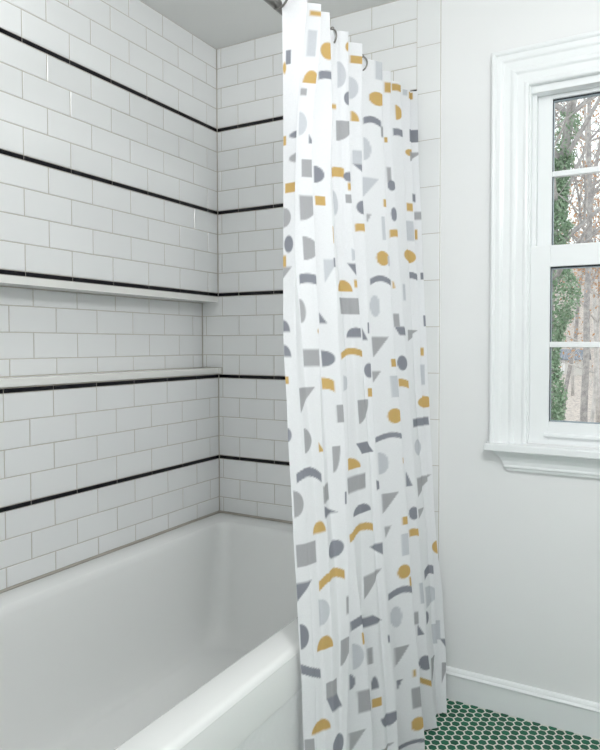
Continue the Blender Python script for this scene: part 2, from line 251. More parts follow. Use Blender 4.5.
(0.5959, 0.4796, 0.0942, 0.0326, 'A', 'd'), (0.5731, 0.4144, 0.0389, 0.0587, 'C', 'l'), (0.7568, 0.3263, 0.0234, 0.0359, 'TB', 'd'),
(0.7439, 0.3622, 0.012, 0.0386, 'R', 'm'), (0.7727, 0.434, 0.0223, 0.062, 'R', 'l'), (0.8863, 0.3883, 0.0589, 0.0652, 'DL', 'l'),
(0.8584, 0.3263, 0.016, 0.0406, 'DL', 'd'), (0.9365, 0.2611, 0.0699, 0.062, 'R', 'l'), (0.9606, 0.2187, 0.0169, 0.0261, 'TR', 'd'),
(0.5858, 0.3003, 0.0501, 0.0554, 'TL', 'm'), (0.7657, 0.222, 0.0449, 0.0457, 'C', 'd'), (0.8724, 0.1535, 0.0289, 0.0815, 'TL', 'm'),
(0.9642, 0.1274, 0.0235, 0.062, 'TL', 'm'), (0.6179, 0.2416, 0.009, 0.0196, 'R', 'y'), (0.7654, 0.16, 0.0467, 0.0424, 'PD', 'y'),
(0.5716, 0.2187, 0.0186, 0.0294, 'TL', 'd'), (0.4475, 0.4014, 0.012, 0.0196, 'R', 'd'), (0.3781, 0.2546, 0.0286, 0.0228, 'R', 'y'),
(0.4209, 0.1926, 0.0723, 0.0326, 'DT', 'd'), (0.6171, 0.0948, 0.0466, 0.0391, 'C', 'y'), (0.626, 0.1698, 0.0386, 0.0587, 'R', 'm'),
(0.6056, 0.0426, 0.0954, 0.0196, 'A', 'd'), (0.4073, 0.1209, 0.0548, 0.0228, 'TL', 'm')]

# ------------------------------------------------------------------ tiles
L = [None] + [1.386 + (3 - k) * .32555 for k in range(1, 6)]      # heights of the five black liners
LH = .0143; RH = .07782; G = .0022
RIM = .5113; CEIL = 2.356; REC = .082
TT = .008
_cache = {}
def tile_mesh(w, h, m, t=TT, b=.0016):
    key = (round(w, 4), round(h, 4), m.name, t)
    if key not in _cache:
        x, y = w / 2, h / 2; b = min(b, x * .4, y * .4)
        vs = [(-x, -y, 0), (x, -y, 0), (x, y, 0), (-x, y, 0), (-x, -y, t - b), (x, -y, t - b), (x, y, t - b), (-x, y, t - b),
              (-x + b, -y + b, t), (x - b, -y + b, t), (x - b, y - b, t), (-x + b, y - b, t)]
        fs = [(0, 1, 5, 4), (1, 2, 6, 5), (2, 3, 7, 6), (3, 0, 4, 7), (4, 5, 9, 8), (5, 6, 10, 9), (6, 7, 11, 10), (7, 4, 8, 11), (8, 9, 10, 11)]
        _cache[key] = mesh('tile', vs, fs, m)
    return _cache[key]
B_LEFT = Matrix(((0, 0, 1), (1, 0, 0), (0, 1, 0)))      # columns: local x -> +y, local y -> z, out -> +x
B_BACK = Matrix(((-1, 0, 0), (0, 0, -1), (0, 1, 0)))    # local x -> -x, y -> z, out -> -y
def put_tile(name, parent, basis, c, w, h, m, stuff=None, t=TT, jit=.0022, **k):
    me = tile_mesh(w, h, m, t)
    R = basis @ Matrix.Rotation(random.uniform(-jit, jit), 3, 'X') @ Matrix.Rotation(random.uniform(-jit, jit), 3, 'Y')
    mw = R.to_4x4(); mw.translation = Vector(c)
    if stuff is None: return link(name, me, parent, mw=mw)
    n = len(stuff[0]); stuff[0].extend(tuple(mw @ v.co) for v in me.vertices); stuff[1].extend(tuple(n + i for i in p.vertices) for p in me.polygons)
def rows_main(z_from=RIM + .003):
    """(z0, z1, kind) for every course; kind 'liner' or the parity of its joints counted from the liner above"""
    out = []
    for n in range(4): out.append((L[1] + LH / 2 + n * RH, L[1] + LH / 2 + (n + 1) * RH, n % 2))      # 0 = joints in line with the liner
    for k in range(1, 6):
        out.append((L[k] - LH / 2, L[k] + LH / 2, 'liner%d' % k))
        top = L[k] - LH / 2
        for n in range(4 if k < 5 else 3):
            z1 = top - n * RH; z0 = max(z1 - RH, z_from); out.append((z0, z1, (n + 1) % 2, k))
    return out
def spans(lo, hi, off, pitch):
    """tile extents between lo and hi with joints at off + n*pitch"""
    n0 = math.floor((lo - off) / pitch) - 1; js = [lo]
    n = n0
    while off + n * pitch < hi - .004:
        if off + n * pitch > lo + .004: js.append(off + n * pitch)
        n += 1
    js.append(hi); return list(zip(js[:-1], js[1:]))

# wall_left: stepped section (backing), tiles on it
BK = -.0016      # face of the grout, just behind the tile faces
def zprof():
    zs, ze = 1.068, L[3] - LH / 2
    return zs, ze
SH0, SH1 = 1.0695, 1.0935       # shelf slab
HD0, HD1 = 1.3555, L[3] - LH / 2 - .0008    # slab that closes the top of the niche
Y0 = -1.56
wall_left = link('wall_left', boxes('wall_left', [(-.30, BK, Y0, .12, -.02, SH0), (-.30, -REC + BK, Y0, .12, SH0, HD1), (-.30, BK, Y0, .12, HD1, CEIL + .02)], m_grout), kind='structure')
sL, sL5, P, PF, sF = .05894, .05317, .154, .16532, .01984
st = ([], [])
def left_row(z0, z1, off, x, name='tile', m=m_tile):
    for a, b in spans(Y0, -.0, -off, P):
        if b - a < .012: continue
        hid = b < -1.10
        g = G / 2; lo = a + g; hi = b - (g if b < 0 else .0015)
        put_tile(name, wall_left, B_LEFT, (x - TT, (lo + hi) / 2, (z0 + z1) / 2), hi - lo, z1 - z0 - G, m, st if (hid and m is m_tile) else None)
for r in rows_main():
    z0, z1, kd = r[0], r[1], r[2]
    if isinstance(kd, str):
        k = int(kd[-1]); off = sL if k <= 3 else (sL5 if k == 5 else sL5 + P / 2)
        left_row(z0, z1, off, .0015, 'liner_tile', m_black); continue
    sect = r[3] if len(r) > 3 else 0
    if sect == 3:       # the niche
        zc0, zc1 = max(z0, SH1 + .001), min(z1, HD0 - .001)
        if zc1 - zc0 > .01: left_row(zc0, zc1, .055 + (P / 2 if kd else 0), -REC)
    elif sect == 0: left_row(z0, z1, sL + (P / 2 if kd else 0), 0)
    elif sect in (1, 2): left_row(z0, z1, sL + (P / 2 if kd else 0), 0)
    elif sect == 4: left_row(z0, z1, sL5 + (P / 2 if kd else 0), 0)
    else: left_row(z0, z1, sL5 + (P / 2 if kd else 0), 0)
link('tile', mesh('tile', st[0], st[1], m_tile), wall_left, kind='stuff')
link('niche_shelf', boxes('niche_shelf', [(-REC - .004, .004, Y0, -.0005, SH0 + .0008, SH1), (-REC - .004, .0185, -.0095, -.0008, SH0 + .0008, SH1)], m_slab, .0015), wall_left, label='white stone slab forming the bottom of the long niche')
link('niche_shelf', boxes('niche_shelf', [(-REC - .004, .003, Y0, -.0012, HD0, HD1)], m_slab, .0015), wall_left, label='white stone slab closing the top of the long niche')

# wall_back: tiled part, painted part, window opening
WX0, WX1, WZ0, WZ1 = 1.222, 2.12, .880, 2.052
XR = 2.75
wall_back = link('wall_back', boxes('wall_back', [(-.30, .934, 0 - BK, .12, -.02, CEIL + .02)], m_grout), kind='structure')
paint = link('painted_wall', boxes('painted_wall', [(.934, WX0, .0055, .12, -.02, CEIL + .02), (WX1, XR, .0055, .12, -.02, CEIL + .02), (WX0, WX1, .0055, .12, -.02, WZ0), (WX0, WX1, .0055, .12, WZ1, CEIL + .02)], m_wall), wall_back)
XE, XB = .850, .937
def back_row(z0, z1, off, lo, hi=XE, name='tile', m=m_tile, yo=0):
    for a, b in spans(lo, hi, off, PF):
        if b - a < .008: continue
        g = G / 2; p, q = a + (g if a > lo else .0015), b - g
        put_tile(name, wall_back, B_BACK, ((p + q) / 2, TT + yo, (z0 + z1) / 2), q - p, z1 - z0 - G, m)
for r in rows_main():
    z0, z1, kd = r[0], r[1], r[2]
    if isinstance(kd, str): back_row(z0, z1, sF + PF / 2, 0.0015, XE, 'liner_tile', m_black, -.0015); continue
    sect = r[3] if len(r) > 3 else 0
    lo = 0 if sect != 3 else -REC
    if sect == 3:
        # the course against the shelf and the one against the top slab are cut around them
        if z0 < SH1:
            back_row(SH1 + .001, z1, sF + (PF / 2 if not kd else 0), -REC, .0195); back_row(z0, z1, sF + (PF / 2 if not kd else 0), .0195); continue
    back_row(z0, z1, sF + (PF / 2 if not kd else 0), lo)
# bullnose column
zj = 1.5587; z = zj
while z > RIM: z -= .1556
bn = None
zs = []
z -= .1556
while z < CEIL:
    z += .1556; zs.append(z)
prev = .0
col_j = [q for q in zs if 0 < q < CEIL]
edges = [0.0]
z = col_j[0]
while z - .1556 > 0: z -= .1556; col_j.insert(0, z)
col_j = [0.0] + col_j + [CEIL]
for a, b in zip(col_j[:-1], col_j[1:]):
    if b - a < .01: continue
    w = XB - XE - G; hh = b - a - G; t = TT; vs, fs = [], []
    pr = [(0, 0), (0, t)] + [(w - .009 + .009 * math.sin(u), t - .009 * (1 - math.cos(u)) * .85) for u in [PI / 2 * i / 6 for i in range(7)]] + [(w, 0)]
    me = sweep('bullnose_tile', pr, [lambda u, v, zz=zz: (XE + G / 2 + u, TT - v, zz) for zz in (a + G / 2, b - G / 2)], m_tile)
    link('bullnose_tile', me, wall_back)

# ------------------------------------------------------------------ rest of the shell
YB = -3.2
floor = box('floor', (-.3, XR + .1, YB - .1, .12, -.06, -.0012), m_fgrout, kind='structure')
ceiling = box('ceiling', (-.3, XR + .1, YB - .1, .12, CEIL, CEIL + .08), m_ceil, kind='structure')
box('wall_right', (XR, XR + .1, YB, .0055, 0, CEIL), m_wall, kind='structure')
link('wall_front', boxes('wall_front', [(-.3, 1.25, YB - .1, YB, 0, CEIL), (2.25, XR, YB - .1, YB, 0, CEIL), (1.25, 2.25, YB - .1, YB, 2.05, CEIL)], m_wall), kind='structure')
box('wall_side', (-.3, .84, Y0 - .12, Y0 - .001, 0, CEIL), m_wall, kind='structure')
box('wall_hall', (-.31, -.3, YB, Y0 - .12, 0, CEIL), m_wall, kind='structure')
# baseboards: flat board with a moulded cap
def base_prof():
    return [(0, 0), (.013, 0), (.013, .078), (.0125, .080), (.0155, .081), (.0175, .084), (.0175, .087), (.015, .090), (.0115, .092), (.0105, .096), (.0085, .0995), (.006, .102), (0, .104)]
me = sweep('baseboard_back', base_prof(), [lambda a, b, x=x: (x, .0055 - a, b) for x in (.9385, XR)], m_trim); link('baseboard_back', me, kind='structure')
me = sweep('baseboard_right', base_prof(), [lambda a, b, y=y: (XR - a, y, b) for y in (YB, -.012)], m_trim); link('baseboard_right', me, kind='structure')

# hexagonal floor tiles
HB = .0257; HA = Vector((.0250, .01285)); H0 = Vector((1.139, -.102))
hv = []; t = .0035
R = .0121
def hexm():
    vs, fs = [], []
    sx = 1.13
    for r_, z_ in ((R, -.0012), (R, -.0006), (R - .0010, -.0001)):
        for k in range(6): u = k * PI / 3; vs.append((r_ * math.cos(u) * sx, r_ * math.sin(u), z_))
    for j in range(2):
        for k in range(6): l = (k + 1) % 6; fs.append((j * 6 + k, j * 6 + l, j * 6 + 6 + l, j * 6 + 6 + k))
    fs.append(tuple(range(12, 18))); return mesh('floor_tile', vs, fs, m_green)
hm = hexm(); vis, rest = [], []
for i in range(-60, 80):
    for j in range(-160, 120):
        p = H0 + i * HA + Vector((0, j * HB))
        if not (.91 < p.x < XR - .015 and YB + .02 < p.y < -.004): continue
        (vis if (p.x < 1.52 and p.y > -.385 + (p.x - .93) * .56) else rest).append(p)      # the wedge by the curtain, tile by tile
print('single floor tiles', len(vis)); vis.sort(key=lambda p: (p - Vector((1.2, -.15))).length); rest += vis[300:]; vis = vis[:300]
for p in vis: link('floor_tile', hm, floor, mw=Matrix.Translation((p.x, p.y, 0)) @ Matrix.Rotation(random.uniform(-.01, .01), 4, 'X'))
vs, fs = [], []
for p in rest:
    n = len(vs); vs += [(v.co.x + p.x, v.co.y + p.y, v.co.z) for v in hm.vertices]; fs += [tuple(n + i for i in q.vertices) for q in hm.polygons]
link('floor_tile', mesh('floor_tile', vs, fs, m_green), floor, kind='stuff')

# ------------------------------------------------------------------ bathtub
tub = thing('bathtub', 'white alcove bathtub with a flat rim along the tiled walls', 'bathtub', (.45, -.78, 0))
def rrect(x0, x1, y0, y1, r, z, n=8):
    r = min(r, (x1 - x0) / 2 - .001, (y1 - y0) / 2 - .001); pts = []
    for cx_, cy_, a0 in ((x1 - r, y1 - r, 0), (x0 + r, y1 - r, PI / 2), (x0 + r, y0 + r, PI), (x1 - r, y0 + r, 3 * PI / 2)):
        for k in range(n + 1): a = a0 + PI / 2 * k / n; pts.append((cx_ + r * math.cos(a), cy_ + r * math.sin(a), z))
    return pts
TX1 = .893; TY0 = Y0 + .004
def tub_body():
    rings = []
    R0 = RIM
    rings.append(rrect(.003, TX1, TY0, -.003, .006, R0 - .10))
    rings.append(rrect(.003, TX1, TY0, -.003, .008, R0 - .018))
    rings.append(rrect(.004, TX1 - .0025, TY0 + .001, -.004, .010, R0 - .008))
    rings.append(rrect(.006, TX1 - .008, TY0 + .003, -.006, .012, R0 - .0020))
    rings.append(rrect(.012, TX1 - .018, TY0 + .01, -.012, .014, R0))
    # inner edge
    X0, X1, Ya, Yb = .098, .806, TY0 + .10, -.100
    rings.append(rrect(X0 - .006, X1 + .006, Ya - .006, Yb + .006, .052, R0))
    rings.append(rrect(X0, X1, Ya, Yb, .05, R0 - .0025)); rings.append(rrect(X0 + .005, X1 - .004, Ya + .006, Yb - .005, .05, R0 - .009))
    rings.append(rrect(X0 + .009, X1 - .007, Ya + .012, Yb - .008, .05, R0 - .022))
    D = .395
    for f in (.12, .25, .4, .55, .7, .82, .9, .95, .98, 1.0):
        rr = f ** 1.0; cov = (1 - math.sqrt(max(0, 1 - max(0, (f - .72) / .28) ** 2))) * .05
        rings.append(rrect(X0 + .009 + .016 * rr + cov, X1 - .007 - .045 * rr - cov, Ya + .012 + .20 * rr + cov, Yb - .008 - .080 * rr - cov, .05 + .045 * rr, R0 - .022 - D * (f if f < .98 else f)))
    last = rings[-1]; c = rings[-1]
    rings.append(rrect(X0 + .2, X1 - .2, Ya + .4, Yb - .25, .08, R0 - .022 - D - .004))
    n = len(rings[0]); vs = [p for r in rings for p in r]; fs = []
    for i in range(len(rings) - 1):
        for j in range(n): k = (j + 1) % n; fs.append((i * n + j, i * n + k, (i + 1) * n + k, (i + 1) * n + j))
    fs.append(tuple((len(rings) - 1) * n + j for j in range(n)))
    fs = [f[::-1] for f in fs] if False else fs
    return mesh('tub_shell', vs, fs, m_tub, True)
TI = Matrix.Translation((-.45, .78, 0))
o = link('tub_shell', tub_body(), tub, mw=TI)
m_apr = mat('textured_apron_enamel', (.78, .79, .79), .3, bump=(75, .9))
link('apron', boxes('apron', [(TX1 - .05, TX1 - .004, TY0, -.003, 0, RIM - .05), (TX1 - .05, TX1 - .0005, -.27 - .42, -.003, 0, RIM - .03), (TX1 - .05, TX1 - .0005, TY0, -.003, .0, .06), (TX1 - .05, TX1 - .0005, TY0, -.003, RIM - .055, RIM - .012)], m_tub, .0015), tub, mw=TI)
link('apron_panel', boxes('apron_panel', [(TX1 - .02, TX1 - .0018, TY0 + .01, -.70, .065, RIM - .060)], m_apr), tub, mw=TI, label='shallow recessed apron panel with a hammered texture')
vs, fs = [], []
tube_geo([(.0025, TY0, RIM + .0005), (.0025, -.0025, RIM + .0005), (.848, -.0025, RIM + .0003)], .0021, vs, fs, 6)
link('caulk_bead', mesh('caulk_bead', vs, fs, m_caulk), tub, mw=TI, label='thin beige bead where the rim meets the tiles')

# ------------------------------------------------------------------ window
win = bpy.data.objects.new('window_1', None); COL.objects.link(win); win['kind'] = 'structure'; win.location = (1.67, 0, .87)
WI = Matrix.Translation((-1.67, 0, -.87))
def wbox(name, bs, m=m_trim, bevel=.0015, parent=None, **k):
    return link(name, boxes(name, bs, m, bevel), parent or win, mw=WI if parent is None else None, **k)
# moulded casing, mitred round the opening; (distance from the inner edge, height off the wall)
CW = .113
cp = [(0, 0), (0, .011), (.003, .0135), (.007, .0145), (.012, .0135), (.016, .0115), (.034, .0125), (.037, .0135), (.040, .0165), (.044, .0185), (.049, .0185), (.053, .0165), (.056, .0155),
      (.074, .0175), (.077, .0185), (.080, .0215), (.085, .023), (.098, .0235), (.101, .0275), (.105, .0295), (.110, .0295), (.113, .027), (.113, 0)]
ix0, ix1, iz1 = WX0 + .001, WX1 - .001, WZ1 - .054 + .0
CZ0 = .876
iz1 = 1.988
def fr(px, pz, dx, dz): return lambda a, b: (px + dx * a, .0055 - b, pz + dz * a)
me = sweep('casing', cp, [fr(ix0, CZ0, -1, 0), fr(ix0, iz1, -1, 1), fr(ix1, iz1, 1, 1), fr(ix1, CZ0, 1, 0)], m_trim)
link('casing', me, win, mw=WI)
# stool and apron moulding
wbox('window_stool', [(1.098, ix1 + CW + .012, -.046, .0055, .853, .876), (WX0, WX1, .0055, .10, .853, .876)], bevel=.003)
ap = [(0, 0), (.030, 0), (.030, -.006), (.027, -.010), (.021, -.020), (.016, -.034), (.0145, -.046), (.0165, -.049), (.0165, -.053), (.013, -.057), (.011, -.064), (0, -.066)]
def apf(x0, s):
    return lambda a, b: (x0 + s * (.030 - a) * 1.1 + s * (-b) * .35, .0055 - a, .853 + b)
me = sweep('window_apron', ap, [apf(1.122, 1), apf(ix1 + CW - .014, -1)], m_trim); link('window_apron', me, win, mw=WI)
# jambs and stops
wbox('jamb', [(WX0, WX0 + .006, .0055, .12, .876, 1.994), (WX1 - .006, WX1, .0055, .12, .876, 1.994), (WX0, WX1, .0055, .12, 1.988, WZ1)], bevel=.0008)
wbox('sash_stop', [(WX0 + .006, WX0 + .018, .028, .12, 1.487, 1.988), (WX1 - .018, WX1 - .006, .028, .12, 1.487, 1.988), (WX0 + .006, WX1 - .006, .012, .05, 1.966, 1.988)], bevel=.0008)
def sash(y0, y1, x0, x1, z0, z1, sw, top, bot, label):
    s = bpy.data.objects.new('sash', None); COL.objects.link(s); s.parent = win; s.matrix_basis = WI; s['label'] = label
    a, b = x0 + sw, x1 - sw; c, d = z0 + bot, z1 - top; ym = (y0 + y1) / 2
    bs = [(x0, a, y0, y1, z0, z1), (b, x1, y0, y1, z0, z1), (a, b, y0, y1, z0, c), (a, b, y0, y1, d, z1)]
    link('sash_frame', boxes('sash_frame', bs, m_trim, .002), s)
    e = .0035
    link('glass_spacer', boxes('glass_spacer', [(a, a + e, ym - .006, ym + .006, c, d), (b - e, b, ym - .006, ym + .006, c, d), (a, b, ym - .006, ym + .006, c, c + e), (a, b, ym - .006, ym + .006, d - e * 2, d)], m_silver), s, label='grey spacer and dark gasket round the glass')
    link('gasket', boxes('gasket', [(a, b, ym - .008, ym - .006, d - .0045, d), (a, a + .0018, ym - .008, ym - .006, c, d)], m_dark), s, label='thin black gasket')
    zm = (c + d) / 2; xm = (a + b) / 2
    link('muntin', boxes('muntin', [(a, b, ym - .011, ym + .006, zm - .0085, zm + .0085)], m_trim, .002), s)
    link('muntin', boxes('muntin', [(xm - .0085, xm + .0085, ym - .0108, ym + .0058, c, d)], m_trim, .002), s)
    for p, q in ((a, xm), (xm, b)):
        for u, v in ((c, zm), (zm, d)): link('pane', boxes('pane', [(p, q, ym - .001, ym + .001, u, v)], m_glass), s)
    return s
up = sash(.052, .082, WX0 + .018, WX1 - .018, 1.468, 1.988, .044, .034, .022, 'upper sash, set behind the lower one')
lo = sash(.012, .044, WX0 + .006, WX1 - .006, .8765, 1.494, .060, .066, .072, 'lower sash with a wide meeting rail and lift lip')
link('sash_lift', boxes('sash_lift', [(1.275, 2.06, -.001, .013, .903, .9135)], m_trim, .003), lo, label='lip along the bottom rail for lifting the sash')

# ------------------------------------------------------------------ curtain rod and rings
ROD_X, ROD_Z, RR = .768, 2.008, .0125
rod = thing('curtain_rod', 'straight nickel rod spanning the alcove behind the curtain hem', 'curtain rod', (ROD_X, -.78, ROD_Z))
def cyl(p, q, r, n=20):
    vs, fs = [], []; tube_geo([p, q], r, vs, fs, n); return vs, fs
v, f = cyl((0, -.775, 0), (0, .777, 0), RR); link('rod_tube', mesh('rod_tube', v, f, m_nickel, True), rod)
for y in (-.775, .765):
    v, f = cyl((0, y, 0), (0, y + .013, 0), .026); link('flange', mesh('flange', v, f, m_nickel), rod)
ords = ['first', 'second', 'third', 'fourth', 'fifth', 'sixth', 'seventh', 'eighth', 'ninth', 'tenth', 'eleventh', 'twelfth']
def ring_mesh():
    vs, fs = [], []; n = 26; Rm = .032; r = .0026
    for i in range(n):
        a = 2 * PI * i / n; c = Vector((Rm * math.cos(a), 0, Rm * math.sin(a) * .80)); o_ = Vector((math.cos(a), 0, math.sin(a)))
        for k in range(6):
            t = 2 * PI * k / 6; vs.append(tuple(c + o_ * r * math.cos(t) + Vector((0, 1, 0)) * r * math.sin(t)))
    for i in range(n):
        for k in range(6): fs.append((i * 6 + k, ((i + 1) % n) * 6 + k, ((i + 1) % n) * 6 + (k + 1) % 6, i * 6 + (k + 1) % 6))
    return mesh('ring', vs, fs, m_nickel, True)
def bead_mesh():
    bm = bmesh.new(); bmesh.ops.create_uvsphere(bm, u_segments=10, v_segments=6, radius=.0055); me = bpy.data.meshes.new('roller_bead'); bm.to_mesh(me); bm.free(); me.materials.append(m_nickel); me.shade_smooth(); return me
rm, bm_ = ring_mesh(), bead_mesh()
ring_y = [-.022, -.105, -.205, -.315, -.395, -.485, -.575, -.625, -.672, -.715, -.76, -.80]
ring0 = None
for i, y in enumerate(ring_y):
    lab = 'thin nickel curtain ring at the rod end beside the white wall tiles' if i == 0 else '%s nickel curtain ring along the rod from the tiled end wall' % ords[i]
    r_ = thing('curtain_ring', lab, 'curtain ring', (ROD_X + .018, y, ROD_Z + .008), 'curtain rings on the rod')
    r_.rotation_euler = (0, random.uniform(-.15, .15), random.uniform(-.35, .35))
    lp = link('wire_loop', rm, r_)
    for k in (-1, 0, 1):
        a = PI / 2 + k * .45; link('roller_bead', bm_, lp, mw=Matrix.Translation((.032 * math.cos(a), 0, .0256 * math.sin(a))))

# ------------------------------------------------------------------ shower curtain
G_, s_, z_ = curtain_grid(CURT, per=46, rows=620)
SR = np.concatenate([np.zeros((len(z_), 1)), np.cumsum(np.linalg.norm(np.diff(G_, axis=1), axis=2), axis=1)], 1)   # length along the cloth, per height
nr, nc = G_.shape[:2]
S, Z = np.meshgrid(s_, z_)
base = np.full((nr, nc, 3), (.87, .877, .895)); colr = {'y': (.62, .40, .115), 'd': (.24, .25, .29), 'm': (.40, .40, .415), 'l': (.60, .62, .655)}
def sdf(t, u, v, w, h):
    """signed distance (about) of a print of size w x h; u, v measured from its centre"""
    hw, hh = w / 2, h / 2; bx = np.maximum(np.abs(u) - hw, np.abs(v) - hh)
    def ell(cu, cv, a, b):
        q = np.sqrt(((u - cu) / a) ** 2 + ((v - cv) / b) ** 2); return (q - 1) * min(a, b)
    if t == 'R': return bx
    if t == 'C': return ell(0, 0, hw, hh)
    if t == 'DL': return np.maximum(bx, ell(-hw, 0, w, hh))
    if t == 'DR': return np.maximum(bx, ell(hw, 0, w, hh))
    if t == 'DB': return np.maximum(bx, ell(0, -hh, hw, h))
    if t == 'DT': return np.maximum(bx, ell(0, hh, hw, h))
    if t == 'QB': return np.maximum(bx, ell(-hw, -hh, w, h))
    if t == 'QT': return np.maximum(bx, ell(-hw, hh, w, h))
    if t == 'TL': return np.maximum(bx, (u / w - v / h) * min(w, h) * .7)
    if t == 'TR': return np.maximum(bx, (-u / w - v / h) * min(w, h) * .7)
    if t == 'TB': return np.maximum(bx, (u / w + v / h) * min(w, h) * .7)
    if t in ('A', 'AS'):
        sag = .42 * h * min(1, (w / .07) ** 2); sk = 0 if t == 'A' else -.28 * h / w
        vv = v + sag * 4 * (u / w) ** 2 - sk * u - sag * .5
        return np.maximum(np.abs(u) - hw, np.abs(vv) - (h - sag) * .5)
    if t == 'P': return np.maximum(np.abs(v) - hh, np.abs(u + .16 * w * v / hh) - hw * .70)
    if t == 'PU': return np.maximum(np.abs(u) - hw, np.abs(v - .45 * h * u / w) - hh * .62)
    if t == 'PD': return np.maximum(np.abs(u) - hw, np.abs(v + .95 * (h * .5) * u / hw * .55) - hh * .45)
    return bx
for cs, cz, w, h, t, c in PRINTS:
    jc = int(np.argmin(np.abs(s_ - cs))); ic = int(np.argmin(np.abs(z_ - cz)))
    i0, i1 = np.searchsorted(z_, [cz - h * .7 - .004, cz + h * .7 + .004])
    U = SR[i0:i1] - SR[i0:i1, jc:jc + 1]; near = np.where((np.abs(U) < w * .7 + .006).any(0))[0]
    if i1 <= i0 or not len(near): continue
    j0, j1 = near[0], near[-1] + 1
    d = sdf(t, U[:, j0:j1], Z[i0:i1, j0:j1] - cz, w, h)
    a = np.clip(.5 - d / .0022, 0, 1)[..., None] * .93
    base[i0:i1, j0:j1] = base[i0:i1, j0:j1] * (1 - a) + np.array(colr[c]) * a
me = bpy.data.meshes.new('curtain_cloth')
me.vertices.add(nr * nc); me.vertices.foreach_set('co', G_.reshape(-1).astype(np.float32))
idx = np.arange(nr * nc).reshape(nr, nc); q = np.stack([idx[:-1, :-1], idx[:-1, 1:], idx[1:, 1:], idx[1:, :-1]], -1).reshape(-1, 4)
me.loops.add(q.size); me.loops.foreach_set('vertex_index', q.reshape(-1).astype(np.int32))
me.polygons.add(len(q)); me.polygons.foreach_set('loop_start', np.arange(0, q.size, 4, dtype=np.int32))
me.update(calc_edges=True); me.validate(); me.shade_smooth()
ca = me.color_attributes.new('print', 'FLOAT_COLOR', 'POINT')
ca.data.foreach_set('color', np.concatenate([base.reshape(-1, 3), np.ones((nr * nc, 1))], 1).astype(np.float32).reshape(-1))
uv = me.attributes.new('cloth', 'FLOAT_VECTOR', 'POINT'); uv.data.foreach_set('vector', np.stack([S, Z, 0 * S], -1).astype(np.float32).reshape(-1))
m = bpy.data.materials.new('printed_linen'); m.use_nodes = True; nt = m.node_tree; nt.nodes.clear()
N = nt.nodes.new; K = nt.links.new
out = N('ShaderNodeOutputMaterial'); at = N('ShaderNodeAttribute'); at.attribute_name = 'print'; cl = N('ShaderNodeAttribute'); cl.attribute_name = 'cloth'
ns = N('ShaderNodeTexNoise'); mp = N('ShaderNodeMapping'); mp.inputs['Scale'].default_value = (900, 110, 1); ns.inputs['Scale'].default_value = 1; ns.inputs['Detail'].default_value = 2
n2 = N('ShaderNodeTexNoise'); mp2 = N('ShaderNodeMapping'); mp2.inputs['Scale'].default_value = (110, 900, 1); n2.inputs['Scale'].default_value = 1; n2.inputs['Detail'].default_value = 2
K(cl.outputs['Vector'], mp.inputs[0]); K(mp.outputs[0], ns.inputs['Vector']); K(cl.outputs['Vector'], mp2.inputs[0]); K(mp2.outputs[0], n2.inputs['Vector'])
ad = N('ShaderNodeMath'); ad.operation = 'ADD'; K(ns.outputs['Fac'], ad.inputs[0]); K(n2.outputs['Fac'], ad.inputs[1])
mr = N('ShaderNodeMapRange'); mr.inputs['From Min'].default_value = .7; mr.inputs['From Max'].default_value = 1.3; mr.inputs['To Min'].default_value = .97; mr.inputs['To Max'].default_value = 1.03; K(ad.outputs[0], mr.inputs['Value'])
mu = N('ShaderNodeVectorMath'); mu.operation = 'SCALE'; K(at.outputs['Color'], mu.inputs[0]); K(mr.outputs[0], mu.inputs['Scale'])
bp = N('ShaderNodeBump'); bp.inputs['Strength'].default_value = .1; bp.inputs['Distance'].default_value = .0003; K(ad.outputs[0], bp.inputs['Height'])
df = N('ShaderNodeBsdfDiffuse'); tr = N('ShaderNodeBsdfTranslucent'); mx = N('ShaderNodeMixShader'); mx.inputs[0].default_value = .27
K(mu.outputs[0], df.inputs[0]); K(mu.outputs[0], tr.inputs[0]); K(bp.outputs[0], df.inputs['Normal']); K(df.outputs[0], mx.inputs[1]); K(tr.outputs[0], mx.inputs[2]); K(mx.outputs[0], out.inputs[0])
me.materials.append(m)
cur = link('shower_curtain', me)
tag(cur, 'white linen shower curtain printed with grey, blue-grey and ochre geometric shapes', 'shower curtain')

# ------------------------------------------------------------------ outside
GZ = -1.2
m_ground = noise_color(mat('leaf_litter', (.3, .25, .2), .9, bump=(6, 1)), (.26, .23, .23), (.62, .54, .47), 9, 8)
m_bark = noise_color(mat('grey_bark', (.2, .18, .17), .9, bump=(30, .8)), (.26, .245, .245), (.42, .395, .38), 12)  # bark tone raised to imitate the overexposed, hazy outdoors
m_bark2 = noise_color(mat('hazed_bark', (.4, .38, .36), .9, bump=(30, .8)), (.42, .40, .39), (.60, .57, .55), 9)  # lighter still: haze and overexposure put into the bark colour
m_leaf = mat('dry_orange_leaf', (.46, .24, .10), .7); m_ivy = mat('ivy_leaf', (.13, .22, .12), .5, vary=.3); m_ivy2 = mat('pale_ivy_leaf', (.26, .36, .24), .5)
gv, gf = [], []
for i in range(31):
    for j in range(31):
        x = -60 + i * 4; y = 2 + j * 4; gv.append((x, y, GZ + .12 * math.sin(x * .4) + .1 * math.sin(y * .5) + max(0, y - 18) * .012 + max(0, y - 50) * .25))
for i in range(30):
    for j in range(30): gf.append((i * 31 + j, (i + 1) * 31 + j, (i + 1) * 31 + j + 1, i * 31 + j + 1))
link('ground', mesh('ground', gv, gf, m_ground, True), kind='structure')
